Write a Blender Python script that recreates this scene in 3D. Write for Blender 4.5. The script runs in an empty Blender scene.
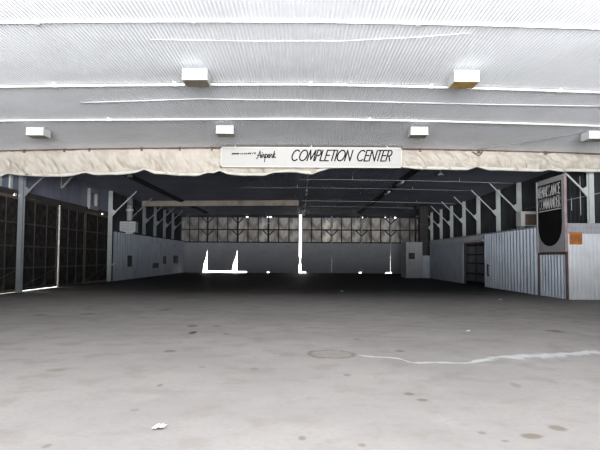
import bpy, bmesh, math, random
from mathutils import Vector, Matrix, noise
random.seed(7)
R = math.radians
SC = bpy.context.scene
COL = SC.collection

# ---------------------------------------------------------------- camera
F = 583.0
CAMZ = 1.6
PITCH = math.atan(33.0 / F)
ROLL = R(0.28)
cam_d = bpy.data.cameras.new('camera')
cam_d.sensor_width = 36.0
cam_d.lens = F / 600.0 * 36.0
cam_d.clip_start = 0.05
cam_d.clip_end = 2000
cam = bpy.data.objects.new('camera', cam_d)
COL.objects.link(cam)
cam.matrix_world = Matrix.Translation((0, 0, CAMZ)) @ Matrix.Rotation(math.pi / 2 + PITCH, 4, 'X') @ Matrix.Rotation(ROLL, 4, 'Z')
SC.camera = cam
CM = cam.matrix_world.to_3x3()
CO = Vector((0, 0, CAMZ))

def ray(px, py):
    return CM @ Vector(((px - 300) / F, (225 - py) / F, -1))
def at_y(px, py, Y):
    d = ray(px, py); return CO + d * (Y / d.y)
def at_z(px, py, Z):
    d = ray(px, py); return CO + d * ((Z - CAMZ) / d.z)
def at_x(px, py, X):
    d = ray(px, py); return CO + d * (X / d.x)

# ---------------------------------------------------------------- materials
MATS = {}
def new_mat(name):
    m = bpy.data.materials.new(name); m.use_nodes = True
    nt = m.node_tree
    return m, nt, nt.nodes['Principled BSDF']

def mat(name, col, rough=0.6, metal=0.0, var=0.0, scale=3.0, spec=0.4, dirt=None, dirt_amt=0.0, dirt_scale=1.2, stretch=(1, 1, 1)):
    if name in MATS: return MATS[name]
    m, nt, b = new_mat(name)
    N, L = nt.nodes, nt.links
    b.inputs['Roughness'].default_value = rough
    b.inputs['Metallic'].default_value = metal
    b.inputs['Specular IOR Level'].default_value = spec
    tc = N.new('ShaderNodeTexCoord')
    mp = N.new('ShaderNodeMapping'); mp.inputs['Scale'].default_value = stretch
    L.new(tc.outputs['Object'], mp.inputs['Vector'])
    nz = N.new('ShaderNodeTexNoise'); nz.inputs['Scale'].default_value = scale; nz.inputs['Detail'].default_value = 5
    L.new(mp.outputs['Vector'], nz.inputs['Vector'])
    cr = N.new('ShaderNodeValToRGB')
    a = [max(0, c * (1 - var)) for c in col]; z = [min(1, c * (1 + var)) for c in col]
    cr.color_ramp.elements[0].position = 0.3; cr.color_ramp.elements[1].position = 0.7
    cr.color_ramp.elements[0].color = (*a, 1); cr.color_ramp.elements[1].color = (*z, 1)
    L.new(nz.outputs['Fac'], cr.inputs['Fac'])
    out = cr.outputs['Color']
    if dirt:
        n2 = N.new('ShaderNodeTexNoise'); n2.inputs['Scale'].default_value = dirt_scale; n2.inputs['Detail'].default_value = 7
        L.new(mp.outputs['Vector'], n2.inputs['Vector'])
        r2 = N.new('ShaderNodeMapRange'); r2.inputs['From Min'].default_value = 0.5; r2.inputs['From Max'].default_value = 0.72
        r2.inputs['To Max'].default_value = dirt_amt
        L.new(n2.outputs['Fac'], r2.inputs['Value'])
        mx = N.new('ShaderNodeMix'); mx.data_type = 'RGBA'
        L.new(r2.outputs['Result'], mx.inputs['Factor']); L.new(out, mx.inputs['A']); mx.inputs['B'].default_value = (*dirt, 1)
        out = mx.outputs['Result']
    L.new(out, b.inputs['Base Color'])
    MATS[name] = m
    return m

M_ceil = mat('painted_corrugated_steel', (0.8, 0.815, 0.84), 0.5, var=0.03, scale=0.8, dirt=(0.5, 0.49, 0.47), dirt_amt=0.25, dirt_scale=0.5)
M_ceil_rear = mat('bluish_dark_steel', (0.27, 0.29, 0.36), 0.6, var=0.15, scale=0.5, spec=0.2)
M_wall_white = mat('white_corrugated_steel', (0.66, 0.69, 0.72), 0.5, var=0.05, scale=1.0, dirt=(0.42, 0.4, 0.37), dirt_amt=0.4)
M_panel_blue = mat('bluish_white_panel', (0.42, 0.47, 0.54), 0.55, var=0.08, scale=1.0, dirt=(0.2, 0.2, 0.2), dirt_amt=0.4)
M_panel_grey = mat('grey_panel', (0.36, 0.37, 0.40), 0.6, var=0.06, scale=0.7, dirt=(0.2, 0.2, 0.2), dirt_amt=0.3)
M_strip_blue = mat('blue_grey_sheet', (0.2, 0.21, 0.27), 0.6, var=0.15, scale=0.8)
M_dark = mat('dark_door_face', (0.028, 0.026, 0.025), 0.75, var=0.5, scale=3.0, spec=0.1, dirt=(0.1, 0.085, 0.07), dirt_amt=0.5, dirt_scale=2.5)
M_dark_wall = mat('dark_wall_sheet', (0.05, 0.055, 0.06), 0.75, var=0.3, scale=1.0, spec=0.15)
M_black = mat('black_steel', (0.02, 0.02, 0.02), 0.6)
M_dframe = mat('dark_door_frame', (0.055, 0.05, 0.047), 0.7, var=0.3, dirt=(0.1, 0.08, 0.06), dirt_amt=0.4)
M_rust = mat('rusty_frame', (0.15, 0.11, 0.08), 0.7, var=0.3, dirt=(0.22, 0.17, 0.12), dirt_amt=0.5)
M_post = mat('pale_steel_post', (0.5, 0.54, 0.53), 0.55, var=0.08, dirt=(0.3, 0.27, 0.22), dirt_amt=0.4)
M_pipe_dim = mat('grey_pipe', (0.4, 0.4, 0.41), 0.6)
M_post_dim = mat('dull_steel_post', (0.2, 0.22, 0.235), 0.6, var=0.1, spec=.2)
M_post_grey = mat('grey_steel_post', (0.3, 0.31, 0.33), 0.55, var=0.08)
M_steel = mat('galvanised_steel', (0.45, 0.47, 0.5), 0.45, 0.3, var=0.1)
M_pipe = mat('white_painted_pipe', (0.68, 0.68, 0.66), 0.4, var=0.03, dirt=(0.7, 0.6, 0.48), dirt_amt=0.5, dirt_scale=1.0)
M_wire = mat('white_cable', (0.5, 0.5, 0.5), 0.5)
M_fix = mat('white_enamel', (0.6, 0.615, 0.605), 0.35, var=0.02)
M_lens = mat('amber_brown_lens', (0.4, 0.25, 0.09), 0.3, var=0.5, scale=6, dirt=(0.08, 0.045, 0.015), dirt_amt=0.95, dirt_scale=4)
M_lens2 = mat('grey_brown_lens', (0.2, 0.175, 0.13), 0.3, var=0.3, scale=9)
M_canvas = mat('cream_canvas', (0.5, 0.46, 0.4), 0.85, var=0.1, scale=1.6, spec=0.1, dirt=(0.33, 0.28, 0.225), dirt_amt=0.7, dirt_scale=1.6, stretch=(1, 1, 0.6))
M_hem = mat('pale_canvas_hem', (0.6, 0.585, 0.52), 0.85, var=0.1, scale=3, spec=0.1)
M_sign = mat('off_white_board', (0.42, 0.412, 0.392), 0.5, var=0.02)
M_signtrim = mat('cream_trim', (0.54, 0.51, 0.45), 0.5)
M_ink = mat('black_ink', (0.006, 0.006, 0.006), 0.6, spec=.1)
M_inkgrey = mat('faded_grey_ink', (0.45, 0.42, 0.42), 0.5)
M_inkbrown = mat('dark_grey_ink', (0.09, 0.08, 0.08), 0.5)
M_signwall = mat('grey_sign_board', (0.34, 0.335, 0.345), 0.6, var=0.06)
M_white_paint = mat('white_lettering', (0.6, 0.6, 0.6), 0.5)
M_pink = mat('pinkish_trim', (0.3, 0.23, 0.235), 0.6, var=0.2)
M_brown = mat('brown_trim', (0.11, 0.062, 0.05), 0.6, var=0.2)
M_orange = mat('orange_board', (0.36, 0.13, 0.025), 0.6, var=0.35, scale=6)
M_beam = mat('brown_beam', (0.33, 0.28, 0.235), 0.7, var=0.15, dirt=(0.1, 0.08, 0.07), dirt_amt=0.6)
M_grille = mat('brown_grille', (0.13, 0.08, 0.07), 0.6, var=0.3)
M_board = mat('dark_wood_board', (0.05, 0.04, 0.035), 0.7, var=0.2)
M_paper = mat('white_paper', (0.85, 0.85, 0.85), 0.8)
M_ground = mat('pale_concrete', (0.5, 0.485, 0.46), 0.9, var=0.08, scale=0.3)  # plain pale concrete tone, no sunlight in the colour

def translucent_mat(name, col, trans):
    m, nt, b = new_mat(name)
    N, L = nt.nodes, nt.links
    b.inputs['Roughness'].default_value = 0.7
    tc = N.new('ShaderNodeTexCoord')
    nz = N.new('ShaderNodeTexNoise'); nz.inputs['Scale'].default_value = 1.6; nz.inputs['Detail'].default_value = 6
    mp = N.new('ShaderNodeMapping'); mp.inputs['Scale'].default_value = (1, 1, 0.5)
    L.new(tc.outputs['Object'], mp.inputs['Vector']); L.new(mp.outputs['Vector'], nz.inputs['Vector'])
    cr = N.new('ShaderNodeValToRGB')
    cr.color_ramp.elements[0].position = 0.32; cr.color_ramp.elements[1].position = 0.62
    cr.color_ramp.elements[0].color = (*[c * 0.35 for c in col], 1); cr.color_ramp.elements[1].color = (*col, 1)
    L.new(nz.outputs['Fac'], cr.inputs['Fac']); L.new(cr.outputs['Color'], b.inputs['Base Color'])
    cr2 = N.new('ShaderNodeValToRGB')
    cr2.color_ramp.elements[0].position = 0.32; cr2.color_ramp.elements[1].position = 0.65
    cr2.color_ramp.elements[0].color = (*[c * 0.3 for c in trans], 1); cr2.color_ramp.elements[1].color = (*trans, 1)
    L.new(nz.outputs['Fac'], cr2.inputs['Fac'])
    tr = N.new('ShaderNodeBsdfTranslucent'); L.new(cr2.outputs['Color'], tr.inputs['Color'])
    ad = N.new('ShaderNodeAddShader')
    L.new(b.outputs['BSDF'], ad.inputs[0]); L.new(tr.outputs['BSDF'], ad.inputs[1])
    L.new(ad.outputs['Shader'], N['Material Output'].inputs['Surface'])
    return m
M_skylight = [translucent_mat('dirty_fibreglass_%s' % w, (0.3, 0.285, 0.27), t) for w, t in
              (('dim', (0.08, 0.078, 0.074)), ('mid', (0.13, 0.125, 0.12)), ('clear', (0.18, 0.172, 0.162)))]

# ---------------------------------------------------------------- mesh builder
class MB:
    def __init__(self): self.bm = bmesh.new()
    def hexa(self, c):
        v = [self.bm.verts.new(p) for p in c]
        for f in ((0, 3, 2, 1), (4, 5, 6, 7), (0, 1, 5, 4), (1, 2, 6, 5), (2, 3, 7, 6), (3, 0, 4, 7)):
            self.bm.faces.new([v[i] for i in f])
        return self
    def box(self, x0, x1, y0, y1, z0, z1):
        if x0 > x1: x0, x1 = x1, x0
        if y0 > y1: y0, y1 = y1, y0
        if z0 > z1: z0, z1 = z1, z0
        return self.hexa([(x0, y0, z0), (x1, y0, z0), (x1, y1, z0), (x0, y1, z0), (x0, y0, z1), (x1, y0, z1), (x1, y1, z1), (x0, y1, z1)])
    def bar(self, a, b, w, h, up=(0, 0, 1)):
        a, b = Vector(a), Vector(b); d = (b - a).normalized(); up = Vector(up)
        if abs(d.dot(up)) > 0.98: up = Vector((0, 1, 0))
        s = d.cross(up).normalized(); u = s.cross(d).normalized()
        s *= w / 2; u *= h / 2
        return self.hexa([a - s - u, a + s - u, a + s + u, a - s + u, b - s - u, b + s - u, b + s + u, b - s + u])
    def tube(self, pts, r, n=10, cap=True):
        pts = [Vector(p) for p in pts]; rings = []
        for i, p in enumerate(pts):
            d = (pts[min(i + 1, len(pts) - 1)] - pts[max(i - 1, 0)]).normalized()
            up = Vector((0, 0, 1)) if abs(d.z) < 0.9 else Vector((0, 1, 0))
            s = d.cross(up).normalized(); u = s.cross(d)
            rr = r[i] if isinstance(r, (list, tuple)) else r
            rings.append([self.bm.verts.new(p + s * rr * math.cos(2 * math.pi * k / n) + u * rr * math.sin(2 * math.pi * k / n)) for k in range(n)])
        for A, B in zip(rings, rings[1:]):
            for k in range(n):
                f = self.bm.faces.new([A[k], A[(k + 1) % n], B[(k + 1) % n], B[k]]); f.smooth = True
        if cap:
            self.bm.faces.new(rings[0][::-1]); self.bm.faces.new(rings[-1])
        return self
    def prism(self, poly, off):
        off = Vector(off)
        a = [self.bm.verts.new(p) for p in poly]; b = [self.bm.verts.new(Vector(p) + off) for p in poly]
        n = len(a)
        self.bm.faces.new(a[::-1]); self.bm.faces.new(b)
        for i in range(n): self.bm.faces.new([a[i], a[(i + 1) % n], b[(i + 1) % n], b[i]])
        return self
    def sheet(self, prof, dirv, nrm, thick):
        """corrugated sheet: profile points swept along dirv, given thickness along nrm"""
        dirv, nrm = Vector(dirv), Vector(nrm) * thick
        fr = [(self.bm.verts.new(p), self.bm.verts.new(Vector(p) + dirv)) for p in prof]
        bk = [(self.bm.verts.new(Vector(p) + nrm), self.bm.verts.new(Vector(p) + nrm + dirv)) for p in prof]
        for A in (fr, bk):
            for p, q in zip(A, A[1:]): self.bm.faces.new([p[0], q[0], q[1], p[1]])
        for i in range(len(fr) - 1):
            self.bm.faces.new([fr[i][0], bk[i][0], bk[i + 1][0], fr[i + 1][0]]); self.bm.faces.new([fr[i][1], fr[i + 1][1], bk[i + 1][1], bk[i][1]])
        for i in (0, -1): self.bm.faces.new([fr[i][0], fr[i][1], bk[i][1], bk[i][0]])
        return self

def tag(o, label=None, cat=None, group=None, kind=None):
    if label: o['label'] = label
    if cat: o['category'] = cat
    if group: o['group'] = group
    if kind: o['kind'] = kind
    return o
def wloc(o):
    v = Vector((0, 0, 0))
    while o is not None: v = v + Vector(o.location); o = o.parent
    return v
def obj(name, mb, m, parent=None, origin=None, bevel=0.0, local=False):
    """mb holds WORLD coordinates unless local=True"""
    bm = mb.bm
    bmesh.ops.recalc_face_normals(bm, faces=bm.faces[:])
    base = wloc(parent) if parent is not None else Vector((0, 0, 0))
    o_w = Vector(origin) if origin is not None else base
    if not local: bmesh.ops.translate(bm, verts=bm.verts[:], vec=-o_w)
    me = bpy.data.meshes.new(name); bm.to_mesh(me); bm.free()
    me.materials.append(m)
    o = bpy.data.objects.new(name, me); COL.objects.link(o)
    if parent is not None: o.parent = parent
    o.location = (o_w - base) if not local else (0, 0, 0)
    if bevel:
        bv = o.modifiers.new('bevel', 'BEVEL'); bv.width = bevel; bv.segments = 2; bv.limit_method = 'ANGLE'
    return o
def thing(name, loc, label, cat, group=None, kind=None):
    o = bpy.data.objects.new(name, None); COL.objects.link(o); o.location = loc; o.empty_display_size = 0.2
    return tag(o, label, cat, group, kind)
def copy_tree(o, parent=None):
    c = o.copy(); COL.objects.link(c)
    if parent is not None: c.parent = parent
    for ch in [x for x in COL.objects if x.parent == o]: copy_tree(ch, c)
    return c

# ---------------------------------------------------------------- dimensions
XW = 12.8          # side walls
YB = 62.5          # back wall
YC = 24.2          # canvas line
YF = -6.0          # open hangar front behind the viewer
ZC = 6.22
def zc(x): return ZC - 0.18 * (x / 12.3) ** 2

# ---------------------------------------------------------------- floor
def floor_material():
    m, nt, b = new_mat('stained_concrete')
    N, L = nt.nodes, nt.links
    def math_(op, a, c=None):
        n = N.new('ShaderNodeMath'); n.operation = op
        for i, v in enumerate((a, c)):
            if v is None: continue
            if isinstance(v, (int, float)): n.inputs[i].default_value = v
            else: L.new(v, n.inputs[i])
        return n.outputs[0]
    def mix(fac, A, B):
        n = N.new('ShaderNodeMix'); n.data_type = 'RGBA'
        if isinstance(fac, (int, float)): n.inputs['Factor'].default_value = fac
        else: L.new(fac, n.inputs['Factor'])
        for nm, v in (('A', A), ('B', B)):
            if isinstance(v, tuple): n.inputs[nm].default_value = (*v, 1)
            else: L.new(v, n.inputs[nm])
        return n.outputs['Result']
    def rng(v, a, z, lo=0.0, hi=1.0, smooth=True):
        n = N.new('ShaderNodeMapRange'); n.interpolation_type = 'SMOOTHSTEP' if smooth else 'LINEAR'
        L.new(v, n.inputs['Value']); n.inputs['From Min'].default_value = a; n.inputs['From Max'].default_value = z
        n.inputs['To Min'].default_value = lo; n.inputs['To Max'].default_value = hi
        return n.outputs['Result']
    tc = N.new('ShaderNodeTexCoord'); co = tc.outputs['Object']
    sp = N.new('ShaderNodeSeparateXYZ'); L.new(co, sp.inputs[0])
    X, Y = sp.outputs['X'], sp.outputs['Y']
    def nz(scale, detail=5, rough=0.55, stretch=(1, 1, 1)):
        mp = N.new('ShaderNodeMapping'); mp.inputs['Scale'].default_value = stretch; L.new(co, mp.inputs['Vector'])
        n = N.new('ShaderNodeTexNoise'); n.inputs['Scale'].default_value = scale; n.inputs['Detail'].default_value = detail; n.inputs['Roughness'].default_value = rough
        L.new(mp.outputs['Vector'], n.inputs['Vector']); return n.outputs['Fac']
    big = nz(0.35, 6, 0.6); med = nz(1.6, 6, 0.6); fine = nz(14, 3)
    c = mix(rng(big, 0.35, 0.65), (0.285, 0.268, 0.255), (0.34, 0.32, 0.303))
    c = mix(math_('MULTIPLY', rng(med, 0.48, 0.7), 0.55), c, (0.24, 0.215, 0.19))
    c = mix(math_('MULTIPLY', rng(nz(0.9, 6, 0.65, (1, 0.6, 1)), 0.55, 0.72), 0.35), c, (0.40, 0.392, 0.387))
    c = mix(math_('MULTIPLY', rng(fine, 0.45, 0.75), 0.25), c, (0.21, 0.2, 0.193))
    # light falloff painted into the rear floor colour, with a ragged edge
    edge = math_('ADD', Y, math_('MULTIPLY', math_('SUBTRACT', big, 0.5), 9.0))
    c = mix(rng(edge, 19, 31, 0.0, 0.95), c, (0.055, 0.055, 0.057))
    wob = math_('MULTIPLY', math_('SUBTRACT', nz(3.5, 5), 0.5), 1.5)
    spots = [(192, 326, 13, 2.4, .55), (165, 310, 12, 1.6, .4), (170, 351, 14, 2.6, .5), (40, 315, 12, 2, .4), (202, 367, 8, 2, .25), (160, 385, 6, 3, .4), (55, 370, 22, 4, .25),
             (217, 326, 9, 1.6, .4), (226, 334, 6, 1.6, .35), (400, 351, 9, 2.4, .45), (554, 331, 17, 2.6, .5), (347, 375, 8, 2.6, .35), (409, 394, 10, 3, .45), (422, 400, 14, 3.4, .5),
             (515, 385, 10, 6, .25), (531, 436, 20, 5, .55), (557, 428, 16, 6, .5), (357, 339, 8, 2, .3), (505, 441, 10, 3, .4), (482, 433, 8, 3, .35), (302, 438, 9, 5, .45), (362, 445, 8, 4, .35), (88, 314, 14, 2, .4), (135, 410, 9, 3, .25), (254, 369, 9, 3, .25), (47, 446, 8, 4, .35)]
    for px, py, w, h, a in spots:
        p = at_z(px, py, 0); rx = w * p.y / F / 2; ry = h * p.y ** 2 / (CAMZ * F) / 2
        dx = math_('DIVIDE', math_('SUBTRACT', X, p.x), rx); dy = math_('DIVIDE', math_('SUBTRACT', Y, p.y), ry)
        d = math_('ADD', math_('SQRT', math_('ADD', math_('MULTIPLY', dx, dx), math_('MULTIPLY', dy, dy))), wob)
        c = mix(rng(d, 0.55, 1.25, a * 1.2, 0.0), c, (0.11, 0.078, 0.05))
    # outlined old patch
    p = at_z(331, 354, 0)
    dx = math_('DIVIDE', math_('SUBTRACT', X, p.x), 0.40); dy = math_('DIVIDE', math_('SUBTRACT', Y, p.y), 0.42)
    d = math_('ADD', math_('SQRT', math_('ADD', math_('MULTIPLY', dx, dx), math_('MULTIPLY', dy, dy))), math_('MULTIPLY', wob, 0.5))
    c = mix(rng(d, 0.8, 1.05, 0.22, 0.0), c, (0.2, 0.17, 0.14))
    c = mix(rng(math_('ABSOLUTE', math_('SUBTRACT', d, 0.95)), 0.03, 0.16, 0.5, 0.0), c, (0.12, 0.09, 0.07))
    # pale dried streak
    pts = [(352, 354.5, .5), (372, 356.5, 1.4), (398, 358.5, .8), (416, 363, 1.6), (440, 362.5, 1.8), (462, 363, 1.0), (480, 360.5, 2.0), (500, 357, 2.6), (520, 356.5, 4.6), (545, 355.5, 4.2), (572, 354, 3.0), (600, 352.5, 4.0)]
    W = [at_z(a, q, 0) for a, q, _ in pts]
    x0, x1, y0, y1 = W[0].x, W[-1].x + 2.0, 7.0, 12.0
    def fcurve(vals):
        n = N.new('ShaderNodeFloatCurve'); cu = n.mapping.curves[0]
        while len(cu.points) > 2: cu.points.remove(cu.points[1])
        P = [((w.x - x0) / (x1 - x0), v) for w, v in zip(W, vals)] + [(1.0, vals[-1])]
        cu.points[0].location = P[0]; cu.points[-1].location = P[-1]
        for q in P[1:-1]: cu.points.new(*q)
        for q in cu.points: q.handle_type = 'AUTO_CLAMPED'
        n.mapping.update()
        L.new(rng(X, x0, x1, 0, 1, False), n.inputs['Value']); return n.outputs['Value']
    cy = fcurve([(w.y - y0) / (y1 - y0) for w in W])
    cyw = math_('ADD', math_('MULTIPLY', cy, y1 - y0), y0)
    wd = fcurve([min(1, h * w.y ** 2 / (CAMZ * F) / 2) for w, (_, _, h) in zip(W, pts)])
    dist = math_('DIVIDE', math_('ABSOLUTE', math_('SUBTRACT', Y, cyw)), math_('ADD', wd, 0.01))
    s = rng(math_('ADD', dist, math_('MULTIPLY', wob, 2.6)), 0.1, 1.3, 0.8, 0.0)
    s = math_('MULTIPLY', s, rng(X, x0, x0 + 0.3))
    c = mix(s, c, (0.62, 0.63, 0.64))
    L.new(c, b.inputs['Base Color'])
    b.inputs['Specular IOR Level'].default_value = 0.02
    L.new(rng(med, 0.3, 0.7, 0.6, 0.75), b.inputs['Roughness'])
    bp = N.new('ShaderNodeBump'); bp.inputs['Strength'].default_value = 0.15; bp.inputs['Distance'].default_value = 0.01
    L.new(fine, bp.inputs['Height']); L.new(bp.outputs['Normal'], b.inputs['Normal'])
    return m
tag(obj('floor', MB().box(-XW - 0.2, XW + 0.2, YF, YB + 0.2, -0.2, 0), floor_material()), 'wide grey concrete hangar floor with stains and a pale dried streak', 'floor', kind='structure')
tag(obj('ground_outside', MB().box(-300, 300, YF, 500, -0.5, -0.2), M_ground), 'pale concrete ground outside the hangar', 'ground', kind='structure')

# ---------------------------------------------------------------- ceilings
def corr_ceiling(name, y0, y1, pitch, depth, m, label, drop=0.0):
    prof = []
    n = int(2 * (XW + 0.1) / pitch); x = -XW - 0.1
    for i in range(n):
        for f, h in ((0.0, 0), (0.25, 0), (0.5, 1), (0.75, 1)):
            xx = x + (i + f) * pitch
            prof.append((xx, y0, zc(xx) - drop + h * depth))
    return tag(obj(name, MB().sheet(prof, (0, y1 - y0, 0), (0, 0, 1), 0.06), m), label, 'ceiling', kind='structure')
corr_ceiling('ceiling', YF - 0.3, YC + 0.12, 0.08, 0.02, M_ceil, 'bright white ribbed metal ceiling in front of the canvas')
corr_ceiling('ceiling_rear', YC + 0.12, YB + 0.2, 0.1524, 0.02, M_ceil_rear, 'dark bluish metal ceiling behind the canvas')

# ---------------------------------------------------------------- walls
def corr_wall_y(name_mb, x, y0, y1, z0, z1, pitch, depth, nx, thick=0.02):
    """sheet along y at x, normal pointing nx (into the room)"""
    prof = []; n = max(1, int(round((y1 - y0) / pitch))); p = (y1 - y0) / n
    for i in range(n):
        for f, h in ((0, 0), (0.55, 0), (0.67, 1), (0.88, 1)): prof.append((x + nx * depth * h, y0 + (i + f) * p, z0))
    prof.append((x, y1, z0))
    return name_mb.sheet(prof, (0, 0, z1 - z0), (-nx, 0, 0), thick)
def corr_wall_x(mb, y, x0, x1, z0, z1, pitch, depth, ny=-1, thick=0.02):
    prof = []; n = max(1, int(round((x1 - x0) / pitch))); p = (x1 - x0) / n
    for i in range(n):
        for f, h in ((0, 0), (0.5, 0), (0.65, 1), (0.85, 1)): prof.append((x0 + (i + f) * p, y + ny * depth * h, z0))
    prof.append((x1, y, z0))
    return mb.sheet(prof, (0, 0, z1 - z0), (0, -ny, 0), thick)

# near hall side walls and the front wall round the open hangar door (behind the viewer)
for s, w in ((-1, 'left'), (1, 'right')):
    tag(obj('wall_%s_near' % w, corr_wall_y(MB(), s * XW, YF, YC - 0.2, 0, 6.05, 0.3, 0.03, -s), M_dark_wall), 'dark corrugated %s side wall of the near hall' % w, 'wall', kind='structure')
DOORX = 4.2  # unseen opening, narrowed so the light falls off to the sides
mb = MB(); mb.box(-XW - .1, -DOORX, YF - 0.15, YF, 0, 6.3); mb.box(DOORX, XW + .1, YF - 0.15, YF, 0, 6.3); mb.box(-DOORX, DOORX, YF - 0.15, YF, 5.9, 6.3)
tag(obj('wall_front', mb, M_dark_wall), 'unseen front wall around the hangar door, opening narrowed to shape the light', 'wall', kind='structure')

# left wall behind the canvas: dark strip above the doors, pale low panels further in
YL1 = 39.0
ZH = 4.38
XLP = -12.42
tag(obj('wall_left_upper', corr_wall_y(MB(), -XW, YC - 0.2, YL1, ZH + 0.12, 6.1, 0.9, 0.008, 1), M_strip_blue), 'blue grey sheet strip above the dark sliding doors on the left', 'wall', kind='structure')
tag(obj('wall_left_far_upper', corr_wall_y(MB(), -XW, YL1, YB, 0, 6.15, 0.4, 0.02, 1), M_dark_wall), 'dark sheeting above the pale low panels of the left wall', 'wall', kind='structure')
W_LOW_L = tag(obj('wall_left_far_low', corr_wall_y(MB(), XLP, YL1 - 0.1, YB, 0, 3.3, 0.6, 0.06, 1, 0.02), M_panel_blue), 'low bluish white corrugated panels along the far left wall', 'wall', kind='structure')
tag(obj('trim_1', MB().box(XLP - 0.03, XLP + 0.06, YL1 + .2, YB - .1, 3.3, 3.38), M_dark_wall), 'thin dark cap along the top of the left panels', 'trim', kind='structure')
# header rail of the left doors, with two small chinks of daylight
mb = MB()
ya, yb = 25.85, 26.25
mb.box(-XW - 0.06, -XW + 0.1, YC - .2, YL1 + .1, ZH + 0.05, ZH + 0.2)
for a, b_ in ((YC - .2, 25.85), (26.1, 37.35), (37.75, YL1 + .1)):
    mb.box(-XW - 0.04, -XW + 0.06, a, b_, ZH - 0.05, ZH + 0.05)
tag(obj('trim_2', mb, M_dframe), 'dark header rail over the left sliding doors', 'trim', kind='structure')

# left sliding door leaves
def side_door(n, y0, y1, zlo, label, fm, brace=True, vert=2):
    t = thing('door_%d' % n, (-XW, (y0 + y1) / 2, 0), label, 'door', 'dark sliding doors on the left', 'structure')
    x = -XW
    ht = ZH - 0.06
    obj('panel', MB().box(x - 0.03, x, y0 + .03, y1 - .03, zlo + 0.02, ht), M_dark, t)
    f = MB()
    for y in (y0, y1 - 0.13): f.box(x - 0.04, x + 0.05, y, y + 0.13, zlo, ht)
    for z in (zlo, ht - 0.12): f.box(x - 0.04, x + 0.045, y0 + .13, y1 - .13, z, z + 0.12)
    obj('frame', f, fm, t)
    for z in (1.05, 2.05, 3.1): obj('rail', MB().box(x, x + 0.035, y0 + .13, y1 - .13, z, z + 0.07), M_dframe, t)
    for k in range(1, vert + 1):
        y = y0 + (y1 - y0) * k / (vert + 1)
        obj('stile', MB().box(x, x + 0.03, y - .03, y + .03, zlo + .12, ht - .12), M_dframe, t)
    if brace: obj('brace', MB().bar((x + 0.05, y0 + .2, zlo + .2), (x + 0.05, y1 - .2, 1.0), 0.05, 0.03), M_dframe, t)
    return t
side_door(1, 22.9, 26.5, 0.025, 'dark sliding door with rusty frame nearest the left edge', M_rust)
side_door(2, 26.75, 30.72, 0.045, 'dark sliding door between the pale post and the bright slit', M_dframe)
side_door(3, 30.93, 34.6, 0.0, 'dark sliding door just behind the bright vertical slit', M_dframe, False)
side_door(4, 34.62, 38.9, 0.0, 'dark sliding door with brown frame before the pale panels', M_rust, True, 1)

# right side: outer wall and low partition rooms
tag(obj('wall_right', corr_wall_y(MB(), XW, YC - 0.2, YB, 0, 6.15, 0.4, 0.02, -1), M_dark_wall), 'dark sheeting of the right outer wall above the low rooms', 'wall', kind='structure')
XP = 10.7; ZP = 3.0
YD0, YD1 = 33.6, 37.9
W_LOW_R = tag(obj('wall_right_low', corr_wall_y(MB(), XP, 26.1, YD0, 0, ZP, 0.42, 0.09, -1, 0.06), M_panel_blue), 'bluish white corrugated low partition wall on the right', 'wall', kind='structure')
mb = MB(); corr_wall_y(mb, XP, YD0, YD1, 2.62, ZP, 0.3, 0.03, -1, 0.06); corr_wall_y(mb, XP, YD1, 48.0, 0, ZP, 0.3, 0.02, -1, 0.06)
tag(obj('wall_right_low_far', mb, M_panel_grey), 'low partition wall over the doorway and behind the sliding panel', 'wall', kind='structure')
tag(obj('trim_3', MB().box(XP - 0.06, XP + 0.1, 26.1, 48.05, ZP, ZP + 0.07), M_post_grey), 'grey capping rail on top of the right low partition', 'trim', kind='structure')
mb = MB().box(XP + .07, XW, 23.4, 48.0, ZP - 0.1, ZP - 0.02)  # unseen roof, added to keep light out of the rooms
tag(obj('roof_low_room', mb, M_panel_grey), 'unseen flat roof added to keep light out of the low rooms on the right', 'roof', kind='structure')
# door frame of the dark doorway
t = thing('door_5', (XP, (YD0 + YD1) / 2, 0), 'dark open doorway with brown head in the right low partition', 'doorway', kind='structure')
obj('lintel', MB().box(XP - 0.05, XP + 0.1, YD0, YD1, 2.5, 2.62), M_brown, t)
obj('jamb', MB().box(XP - 0.05, XP + 0.1, YD0, YD0 + 0.12, 0, 2.5), M_panel_grey, t)
obj('jamb', MB().box(XP - 0.02, XP + 0.1, YD1 - 0.1, YD1, 0, 2.5), M_black, t)
# big sliding panel pushed open
t = thing('sliding_panel', (XP - 0.15, 42.6, 0), 'large bluish white sliding panel pushed open beside the dark doorway', 'door')
obj('sheet', corr_wall_y(MB(), XP - 0.14, YD1 - .05, 47.4, 0.02, 2.62, 1.1, 0.02, -1, 0.04), M_panel_blue, t)
obj('track', MB().box(XP - 0.16, XP - 0.09, YD0, 47.6, 2.64, 2.72), M_steel, t)
# handle on the corrugated wall
p = at_x(489, 273, XP - 0.05)
o = obj('pull_handle', MB().box(XP - 0.14, XP - 0.10, p.y - .09, p.y + .09, 0.62, 1.3), M_black, W_LOW_R, bevel=0.01); o['label'] = 'tall dark pull handle'
for z in (0.68, 1.22): obj('standoff', MB().box(XP - 0.11, XP - 0.035, p.y - .04, p.y + .04, z - .03, z + .03), M_black, o)
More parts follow.
